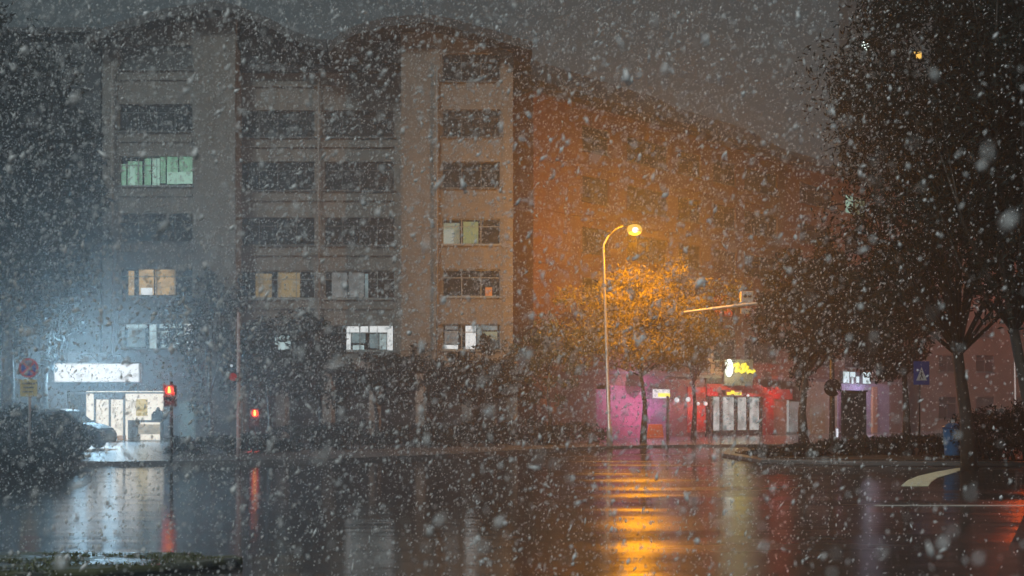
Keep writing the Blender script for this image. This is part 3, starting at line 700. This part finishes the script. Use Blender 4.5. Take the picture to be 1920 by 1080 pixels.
def shrub(name, loc, rx, ry, h, ncl, per, size, seed, label, group, m_=None, cat='shrub'):
    rnd = np.random.default_rng(seed); e = empty(name, loc); tag(e, label, cat, group)
    cl = []; st = MB()
    for i in range(ncl):
        x = rnd.uniform(-1, 1); y = rnd.uniform(-1, 1) * math.sqrt(max(0, 1 - x * x * .6)); z = rnd.uniform(.15, 1) * (1 - .35 * x * x)
        c = np.array([x * rx, y * ry, z * h * .86]); cl.append((c, (.34 * min(rx, 1.3), .34 * min(ry, 1.1), h * .17)))
        if i % 3 == 0: st.tube([(c[0] * .5, c[1] * .5, 0), (c[0] * .8, c[1] * .8, c[2] * .6), tuple(c)], [.03, .02, .01], 5)
    st.build('stem', M_bark, e)
    vs, fs = leaf_mesh(cl, per, size, rnd)
    me = bpy.data.meshes.new('foliage'); me.from_pydata([tuple(v) for v in vs], [], fs); me.materials.append(m_ or M_leaf2)
    o = bpy.data.objects.new('foliage', me); COL.objects.link(o); o.parent = e
    return e
HG = 'clipped bushes at the left kerb'
for i, (px, Y, rx, h, lab) in enumerate([(-40, 35, 1.1, 2.0, 'bush cut off by the left edge below the round sign'), (45, 36, 1.0, 2.0, 'tall bush around the foot of the round sign pole'), (118, 36.5, .85, 1.75, 'bush right of the round sign pole against the parked car'),
                                  (60, 31, 1.2, .9, 'low bush in front of the round sign pole'), (-30, 29, 1.3, 1.0, 'low bush in the left corner nearest the road')]):
    shrub('bush', (X(px, Y), Y, .12 if Y > 33 else 0), rx, .9, h, 46, 60, .075, 40 + i, lab, HG, M_leaf2)
CG = 'low shrubs along the far kerb'
for i, (px, Y, rx, h, w) in enumerate([(400, 40, 1.6, .9, 'right of the red pedestrian light'), (480, 42, 1.5, .8, 'below the second red signal'), (570, 45, 1.8, 1.2, 'left of centre on the far kerb'), (670, 46, 1.9, 1.3, 'below the white lit window'),
                                       (775, 48, 1.9, 1.2, 'left of the round window light'), (880, 49, 1.9, 1.3, 'below the round window light'), (985, 51, 1.9, 1.4, 'left of the lamp pole foot'), (1075, 53, 1.6, 1.2, 'touching the lamp pole foot')]):
    shrub('bush', (X(px, Y), Y, .12), rx, .9, h, 40, 45, .09, 60 + i, 'low dark shrub ' + w, CG, M_leaf2)
# planted island at the right with its bed and shrubs
isl = [(8.4, 34.6), (11, 33.0), (16, 32.6), (24, 34), (24, 48), (14, 47.5), (9.6, 45.5), (8.2, 40)]
tag(MB().prism_xy(isl, 0, .15).build('traffic_island', M_kerb, bevel=.03), 'raised planted traffic island', kind='structure')
tag(MB().prism_xy([(8.9, 35), (11.2, 33.5), (16, 33.1), (23.5, 34.4), (23.5, 47.5), (14, 47), (10, 45), (8.7, 40)], .153, .2).build('soil', mat('wet_soil', (.03, .025, .02), .6, noise=(4, .4), bump=.04, bscale=9)), 'wet dark soil of the island', kind='structure')
JG = 'island shrubs'
for i, (px, Y, rx, h, lab) in enumerate([(1480, 36, 1.2, .5, 'low island shrub at its left end'), (1555, 37, 1.2, .6, 'low island shrub left of the kiosk foot'), (1635, 38, 1.2, .7, 'low island shrub at the kiosk foot'), (1715, 37, 1.3, .8, 'low island shrub under the blue crossing sign'),
                                  (1775, 36, 1.2, .9, 'island shrub left of the blue bin'), (1858, 33.5, 1.1, 1.9, 'tall dark shrub between the two leaning trunks'), (1925, 33, 1.2, 2.0, 'tall dark shrub cut by the right edge'), (1838, 34.2, .9, .75, 'low island shrub just right of the blue bin')]):
    shrub('shrub', (X(px, Y), Y, .2), rx, .8, h, 40, 60, .07, 80 + i, lab, JG, M_leaf2)

# ------------------------------------------------------------------ near left raised verge with moss
ve = MB()
vp = [(-14, 10.3), (-6.2, 10.25), (-4.3, 10.6), (-3.35, 11.1), (-3.0, 11.45), (-3.2, 11.75), (-4.0, 11.9), (-14, 12.1)]
ve.prism_xy(vp, 0, .09)
vm = mat('mossy_wet_stone', (.10, .11, .06), .3)
n = vm.node_tree.nodes; l = vm.node_tree.links; p_ = n['Principled BSDF']
t = n.new('ShaderNodeTexCoord'); z = n.new('ShaderNodeTexNoise'); z.inputs['Scale'].default_value = 2.4; z.inputs['Detail'].default_value = 7
mp = n.new('ShaderNodeMapping'); mp.inputs['Scale'].default_value = (.5, 1.8, 1)
r = n.new('ShaderNodeValToRGB'); r.color_ramp.elements[0].position = .42; r.color_ramp.elements[0].color = (.07, .075, .08, 1); r.color_ramp.elements[1].position = .56; r.color_ramp.elements[1].color = (.055, .06, .018, 1)
rr_ = n.new('ShaderNodeMapRange'); rr_.inputs['From Min'].default_value = .44; rr_.inputs['From Max'].default_value = .56; rr_.inputs['To Min'].default_value = .16; rr_.inputs['To Max'].default_value = .7
bb = n.new('ShaderNodeBump'); bb.inputs['Distance'].default_value = .02; bb.inputs['Strength'].default_value = .8
l.new(t.outputs['Object'], mp.inputs[0]); l.new(mp.outputs[0], z.inputs['Vector']); l.new(z.outputs['Fac'], r.inputs[0]); l.new(r.outputs[0], p_.inputs['Base Color'])
l.new(z.outputs['Fac'], rr_.inputs['Value']); l.new(rr_.outputs[0], p_.inputs['Roughness']); l.new(z.outputs['Fac'], bb.inputs['Height']); l.new(bb.outputs[0], p_.inputs['Normal'])
tag(ve.build('verge', vm, bevel=.03), 'raised mossy kerb island in the near corner', kind='structure')
rnd = np.random.default_rng(5); vs = []; fs = []
def blade(x, y, h):
    o = len(vs); a = rnd.uniform(0, 6.28); w = .006; dx, dy = math.cos(a) * w, math.sin(a) * w; bx_, by_ = rnd.normal(0, h * .5, 2)
    vs.extend([(x - dx, y - dy, .087), (x + dx, y + dy, .087), (x + bx_ * .5 + dx, y + by_ * .5 + dy, .09 + h * .6), (x + bx_ * .5 - dx, y + by_ * .5 - dy, .09 + h * .6), (x + bx_, y + by_, .09 + h)])
    fs.extend([(o, o + 1, o + 2, o + 3), (o + 3, o + 2, o + 4)])
for _ in range(5200):
    k = rnd.random()
    if k < .45: x = rnd.uniform(-5.6, -3.2); y = rnd.uniform(10.6, 11.8)
    elif k < .75: x = rnd.uniform(-11, -3.9); y = rnd.normal(10.45, .12)
    else: x = rnd.uniform(-12, -5.4); y = rnd.uniform(10.4, 10.7) if x > -8 else rnd.uniform(10.4, 11.9)
    if y < 10.33 or (x > -4.3 and y < 10.6 + (x + 4.3) * .55): continue
    if math.sin(x * 5.1 + 2) + math.sin(y * 9 + x * 2) < -.2: continue
    blade(x, y, rnd.uniform(.008, .03))
me = bpy.data.meshes.new('grass'); me.from_pydata([tuple(v) for v in vs], [], fs); me.materials.append(mat('grass_blades', (.07, .085, .018), .5, noise=(3, .5)))
go = bpy.data.objects.new('grass', me); COL.objects.link(go); tag(go, 'sparse wet grass and moss on the near raised verge', 'grass', kind='stuff')

# ------------------------------------------------------------------ road paint on the right
arc_o = [(1690, 911), (1702, 901), (1722, 893), (1756, 885), (1790, 879), (1826, 874)]
arc_i = [(1741, 911), (1746, 904), (1758, 896), (1782, 889), (1802, 882), (1828, 877)]
kt = MB()
for i in range(len(arc_o) - 1):
    q = [arc_o[i], arc_i[i], arc_i[i + 1], arc_o[i + 1]]
    kt.prism_xy([(X(a, GY(b)), GY(b)) for a, b in q], .0, .012)
tag(kt.build('road_marking', M_paint), 'curved pale yellow painted band on the road', kind='structure')
ya = GY(948)
tag(MB().box(X(1640, ya), 16, ya - .06, ya + .06, .0, .008).build('road_marking', M_white), 'thin white line across the road at the right', kind='structure')

# ------------------------------------------------------------------ signs, signals, poles, kiosk, bin, car
Yn = 34.5
e = empty('no_stopping_sign', (X(54, Yn), Yn, .12)); tag(e, 'round blue sign with red rim and cross above a dull yellow plate on a pole', 'road sign')
zc = Z(690, Yn) - .12; rs = .33
MB().tube([(0, .05, 0), (0, .05, zc + .3)], .04, 8).build('pole', M_steel, e)
MB().disc_y(0, zc, rs, -.02, .0, 28).build('sign_face', M_signred, e)
MB().disc_y(0, zc, rs * .78, -.026, -.021, 28).build('sign_center', M_blue, e)
cr = MB()
for a in (45, -45):
    cr.box(-rs * .78, rs * .78, -.032, -.027, -.04, .04, M=Matrix.Translation((0, 0 if a > 0 else -.003, zc)) @ Matrix.Rotation(R(a), 4, 'Y'))
cr.build('sign_cross', M_signred, e)
MB().box(-.29, .29, -.02, .0, zc - .96, zc - .39).build('plate', M_yellow, e, bevel=.01)
MB().box(-.22, .22, -.03, -.022, zc - .55, zc - .50).box(-.18, .18, -.03, -.022, zc - .68, zc - .63).box(-.2, .16, -.03, -.022, zc - .82, zc - .78).build('plate_lettering', M_dark, e)

Yc = 40.
e = empty('crossing_sign', (X(1727, Yc), Yc, .2)); tag(e, 'square blue pedestrian crossing sign with white triangle on a pole', 'road sign')
zc = Z(699, Yc) - .2
MB().tube([(-.04, .05, 0), (-.04, .05, zc + .4)], .035, 8).build('pole', M_dark, e)
MB().box(-.30, .32, -.02, .0, zc - .47, zc + .45).build('sign_face', M_blue, e, bevel=.01)
MB().prism_xz([(-.2, zc - .3), (.22, zc - .3), (.01, zc + .22)], -.03, -.022).build('sign_triangle', M_whitep, e)
pm = MB().tube([(.0, -.035, zc + .03), (.01, -.035, zc - .12)], .022, 6).tube([(.01, -.035, zc - .1), (-.06, -.035, zc - .26)], .015, 6).tube([(.01, -.035, zc - .1), (.08, -.035, zc - .26)], .015, 6).tube([(-.05, -.035, zc - .06), (.06, -.035, zc - .02)], .012, 6)
pm.ball((.01, -.035, zc + .08), .03, 8, 6)
pm.build('pedestrian_symbol', M_dark, e)

def ped_signal(Y, px, py, hs, label, pole_r=.05, gz=.12, sections=2):
    x = X(px, Y); e = empty('pedestrian_signal', (x, Y, gz)); tag(e, label, 'signal')
    z = Z(py, Y) - gz
    w = hs / 2
    MB().tube([(0, .16, 0), (0, .16, z + w + .12)], pole_r, 10).build('pole', M_dark, e)
    h = MB()
    for k in range(sections):
        zz = z - k * hs * 1.06
        h.box(-w, w, 0, .2, zz - w, zz + w)
        h.box(-w, w, -.14, -.003, zz + w - .03, zz + w + .01)          # visor
        h.box(-w, -w + .025, -.1, -.003, zz - w * .2, zz + w - .032); h.box(w - .025, w, -.1, -.003, zz - w * .2, zz + w - .032)
    h.build('housing', M_dark, e)
    MB().disc_y(0, z, w * .86, -.03, -.003, 20).build('red_lens', glow('red_signal_lens', (1, .03, .01), 1.1), e)
    MB().tube([(0, -.04, z + w * .35), (0, -.04, z - w * .5)], w * .26, 8).ball((0, -.04, z + w * .55), w * .2, 8, 6).build('standing_figure', glow('red_signal_figure', (1, .6, .1), 3), e)
    for k in range(1, sections):
        MB().disc_y(0, z - k * hs * 1.06, w * .8, -.02, -.003, 20).build('unlit_lens', M_rubber, e)
    lamp('lens_light', (0, -.35, z), (1, .05, .02), 40, e)
    return e, z
e, z = ped_signal(31, 318, 732, .31, 'red standing man signal on a thick dark post right of the bright shop')
ped_signal(50, 478, 775, .42, 'red standing man signal right of the pale pole, low before the dark trees', sections=2)
# pale pole with a dim red sign
Yq = 33.6
e = empty('signal_pole', (X(447, Yq), Yq, .12)); tag(e, 'thin pale pole with a dim red disc left of the low red signal', 'pole')
MB().tube([(0, 0, 0), (0, 0, .5), (0, 0, 4.9)], [.1, .07, .05], 10).build('pole', mat('pinkish_pole_paint', (.36, .27, .27), .5, noise=(4, .15)), e)
MB().disc_y(-.15, Z(707, Yq) - .12, .13, -.12, -.08, 18).build('red_disc', mat('dim_red_disc', (.6, .03, .03), .4), e)
MB().box(-.2, .02, -.08, .03, Z(715, Yq) - .12, Z(699, Yq) - .12).build('bracket', M_dark, e)
MB().ball((-.2, -.1, Z(686, Yq) - .12), .05, 8, 6).build('marker_light', glow('tiny_white_light', (.8, .9, 1), .6), e)

# mast arm with traffic signal heads
Ym = 50.
e = empty('traffic_signal', (X(1560, Ym), Ym, .12)); tag(e, 'long mast arm with signal head and camera box coming out of the island tree', 'traffic signal')
zb = Z(572, Ym) - .12; x0 = X(1560, Ym)
MB().tube([(0, 0, 0), (0, 0, 1), (0, 0, zb + .5)], [.17, .14, .11], 12).build('pole', M_dark, e)
MB().tube([(0, 0, Z(558, Ym) - .12), (X(1400, Ym) - x0, 0, Z(571, Ym) - .12), (X(1283, Ym) - x0, 0, Z(585, Ym) - .12)], [.11, .085, .055], 10).build('mast_arm', mat('pale_mast_paint', (.6, .55, .48), .45, noise=(5, .12)), e)
M_pale = mat('pale_signal_case', (.55, .46, .38), .5, noise=(5, .12))
a0, a1 = X(1389, Ym) - x0, X(1412, Ym) - x0
h = MB().box(a0, a1, -.05, .25, Z(567, Ym) - .12, Z(546, Ym) - .12)
h.build('signal_housing', M_pale, e, bevel=.02)
MB().disc_y(a0 + .2, Z(555, Ym) - .12, .085, -.08, -.052, 14).disc_y(a0 + .42, Z(555, Ym) - .12, .085, -.08, -.052, 14).build('dark_lens', M_rubber, e)
MB().box(a0 + .03, a1 - .08, -.05, .2, Z(588, Ym) - .12, Z(578, Ym) - .12).tube([(a0 + .3, .1, Z(578, Ym) - .12), (a0 + .3, .1, Z(571, Ym) - .12)], .03, 6).build('camera_box', M_pale, e, bevel=.02)
MB().box(X(1460, Ym) - x0, X(1482, Ym) - x0, -.1, .1, Z(566, Ym) - .12, Z(561, Ym) - .12).build('junction_box', M_pale, e)

# dark advertising kiosk seen from its back
Yk = 44.
e = empty('kiosk', (X(1601, Yk), Yk, .2)); tag(e, 'tall dark slab like street kiosk between the two island trees', 'kiosk')
wk = (X(1625, Yk) - X(1577, Yk)) / 2; hk = Z(735, Yk) - .2
MB().box(-wk, wk, 0, .4, .25, hk).build('body', M_dark, e, bevel=.03)
MB().box(-wk * .7, wk * .7, .05, .35, 0, .25).build('foot', M_dark, e)
MB().box(-wk + .1, wk - .1, -.03, -.003, .5, hk - .15).build('panel', mat('kiosk_panel', (.02, .022, .024), .2), e)
MB().box(-wk - .04, wk + .04, -.04, .44, hk + .003, hk + .07).build('cap', M_dark, e)
# round sign back on a stem left of the kiosk
e = empty('round_sign', (X(1561, 46), 46, .12)); tag(e, 'round sign seen from behind on a stem left of the dark kiosk', 'road sign')
MB().tube([(0, 0, 0), (0, 0, Z(715, 46))], .035, 8).build('pole', M_dark, e)
MB().disc_y(0, Z(727, 46) - .12, .40, -.04, -.02, 24).build('sign_back', mat('dull_sign_back', (.09, .06, .055), .5, noise=(4, .3)), e)

# blue bin
Yn2 = 36.
e = empty('litter_bin', (X(1786, 33.9), 33.9, .2)); tag(e, 'small blue bin among the dark shrubs at the foot of the big tree', 'bin')
bn = MB(); bn.tube([(0, 0, .1), (0, 0, .15), (0, 0, .95), (0, 0, 1.0)], [.22, .25, .30, .31], 16); bn.build('body', mat('blue_plastic', (.03, .22, .50), .35, noise=(5, .15)), e)
MB().tube([(0, 0, 1.0), (0, 0, 1.06), (0, 0, 1.18)], [.33, .33, .12], 16).build('lid', mat('blue_plastic_lid', (.02, .15, .38), .35), e)
MB().tube([(0, 0, 0), (0, 0, .1)], .1, 10).build('foot', M_dark, e)

# parked car, nose to the right, behind the bushes
Yv = 44.5
xf = X(191, Yv); L = 4.6
car = empty('parked_car', (xf - L / 2, Yv + .9, .12)); tag(car, 'dark parked car with its nose pointing at the bright shop behind the bushes', 'car')
H = 1.78
prof = [(-2.3, .45), (-2.28, 1.0), (-2.15, 1.1), (-1.95, 1.72), (-1.7, H), (.35, H), (.62, 1.72), (1.25, 1.18), (1.75, 1.08), (2.12, .92), (2.28, .68), (2.3, .42), (2.2, .28), (1.95, .28), (1.85, .55), (1.6, .72), (1.3, .72), (1.05, .55), (.95, .28), (-1.05, .28), (-1.15, .55), (-1.4, .72), (-1.7, .72), (-1.95, .55), (-2.05, .28), (-2.25, .3)]
b = MB(); nY = [(-.9, .95, 0), (-.82, 1, 0), (.82, 1, 0), (.9, .95, 0)]
vs_ = []; nP = len(prof)
for (y, s, _) in nY:
    for (x, z_) in prof:
        inset = max(0, z_ - 1.05) * .22
        vs_.append((x * (1 if s == 1 else .985), y * (1 - inset), z_ if s == 1 else (z_ * .985 + .01)))
fs_ = []
for j in range(3):
    for i in range(nP): fs_.append((j * nP + i, j * nP + (i + 1) % nP, (j + 1) * nP + (i + 1) % nP, (j + 1) * nP + i))
fs_.append(tuple(range(nP - 1, -1, -1))); fs_.append(tuple(range(3 * nP, 4 * nP)))
b.add(vs_, fs_); b.build('body', M_carpaint, car, bevel=.02)
for side in (-1, 1):
    y = side * .795
    MB().add([(-1.85, y + side * .02, 1.62), (-1.9, y + side * .075, 1.2), (-.7, y + side * .075, 1.2), (-.7, y + side * .02, 1.66)], [(0, 1, 2, 3)]).add([(-.6, y + side * .02, 1.66), (-.6, y + side * .075, 1.2), (1.05, y + side * .075, 1.2), (.5, y + side * .02, 1.66)], [(0, 1, 2, 3)]).build('window', M_glassy, car)
    MB().box(1.0, 1.2, min(y + side * .1, y + side * .28), max(y + side * .1, y + side * .28), 1.14, 1.28).build('mirror', M_carpaint, car, bevel=.02)
MB().add([(.68, -.66, 1.68), (.68, .66, 1.68), (1.24, .8, 1.21), (1.24, -.8, 1.21)], [(0, 1, 2, 3)]).build('windscreen', M_glassy, car)
for x in (-1.55, 1.45):
    for y in (-.84, .72):
        w = MB().disc_y(x, .33, .33, y, y + .2, 24).build('wheel', M_rubber, car)
        MB().disc_y(x, .33, .2, y - .012 if y < 0 else y + .2, y if y < 0 else y + .212, 20).build('rim', M_steel, w)
for y in (-.72, .5):
    MB().box(2.16, 2.26, y, y + .26, .68, .82).build('headlight', mat('headlight_glass', (.4, .42, .44), .15), car, bevel=.02)
    MB().box(-2.31, -2.26, y, y + .22, .8, 1.0).build('tail_light', M_signred, car, bevel=.01)

# ------------------------------------------------------------------ falling snow
def falling_snow(n=240000, seed=3):
    rnd = np.random.default_rng(seed)
    d = rnd.gamma(3.0, 4.8, n) + 2.2
    d = np.clip(d, 1.3, 46)
    x = rnd.uniform(-1, 1, n) * (.60 * d + 1.2)
    z = CAMZ + rnd.uniform(-.19, .46, n) * d + rnd.normal(0, .1, n)
    right = np.clip((x / d - .20) * 3.6, 0, .85); low = np.clip((.02 - (z - CAMZ) / d) * 4, 0, .35)
    keep = (z > .03) & (rnd.random(n) > right) & (rnd.random(n) > low); d, x, z = d[keep], x[keep], z[keep]; n = len(d)
    k = 420; d[:k] = rnd.uniform(1.3, 3.2, k); x[:k] = rnd.uniform(-.62, .62, k) * d[:k]; z[:k] = CAMZ + rnd.uniform(-.19, .44, k) * d[:k]
    s = rnd.lognormal(math.log(.0043), .42, n)          # half-size of a wet clump, metres
    s = np.where(d < 2.6, s * .8, s)
    el = 1 + rnd.gamma(1.6, .6, n)
    lean = rnd.normal(-.35, .45, n); lean2 = rnd.normal(0, .4, n)
    ax = np.stack([-np.sin(lean), np.sin(lean2) * .6, np.cos(lean)], 1); ax /= np.linalg.norm(ax, axis=1)[:, None]
    r = rnd.normal(0, 1, (n, 3)); e1 = np.cross(ax, r); e1 /= np.linalg.norm(e1, axis=1)[:, None]; e2 = np.cross(ax, e1)
    c = np.stack([x, d, z], 1)
    j = lambda: rnd.uniform(.6, 1.35, n)[:, None]
    S = s[:, None]; E = el[:, None]
    V = np.stack([c + ax * S * E * j(), c - ax * S * E * j(), c + e1 * S * j(), c + e2 * S * j(), c - e1 * S * j(), c - e2 * S * j()], 1)
    tri = np.array([(0, 2, 3), (0, 3, 4), (0, 4, 5), (0, 5, 2), (1, 3, 2), (1, 4, 3), (1, 5, 4), (1, 2, 5)])
    F_ = (tri[None] + (np.arange(n) * 6)[:, None, None]).reshape(-1)
    me = bpy.data.meshes.new('falling_snow'); me.vertices.add(n * 6); me.vertices.foreach_set('co', V.reshape(-1).astype(np.float32))
    nt_ = n * 8; me.loops.add(nt_ * 3); me.loops.foreach_set('vertex_index', F_.astype(np.int32)); me.polygons.add(nt_)
    me.polygons.foreach_set('loop_start', (np.arange(nt_) * 3).astype(np.int32))
    me.update(calc_edges=True); me.validate()
    me.polygons.foreach_set('use_smooth', np.ones(nt_, bool))
    m = mat('wet_snow', (.93, .95, .96), .6); p = m.node_tree.nodes['Principled BSDF']
    nn = m.node_tree.nodes; tr = nn.new('ShaderNodeBsdfTranslucent'); tr.inputs['Color'].default_value = (.9, .92, .94, 1)
    mx = nn.new('ShaderNodeMixShader'); mx.inputs[0].default_value = .32
    m.node_tree.links.new(p.outputs[0], mx.inputs[1]); m.node_tree.links.new(tr.outputs[0], mx.inputs[2])
    m.node_tree.links.new(mx.outputs[0], nn['Material Output'].inputs['Surface'])
    me.materials.append(m)
    o = bpy.data.objects.new('falling_snow', me); COL.objects.link(o)
    tag(o, 'wet snowflakes falling thickly through the whole scene', 'snow', kind='stuff')
falling_snow()

# ------------------------------------------------------------------ haze
hz = MB().box(-110, 110, -5, 150, -1, 56)
hm = bpy.data.materials.new('snowy_air'); hm.use_nodes = True; n = hm.node_tree.nodes; n.clear()
ho = n.new('ShaderNodeOutputMaterial'); pvn = n.new('ShaderNodeVolumePrincipled')
pvn.inputs['Color'].default_value = (.93, .95, .96, 1); pvn.inputs['Density'].default_value = .0040; pvn.inputs['Anisotropy'].default_value = .72
hm.node_tree.links.new(pvn.outputs[0], ho.inputs['Volume'])
hzo = hz.build('haze', hm); tag(hzo, 'snow filled night air', 'haze', kind='stuff')
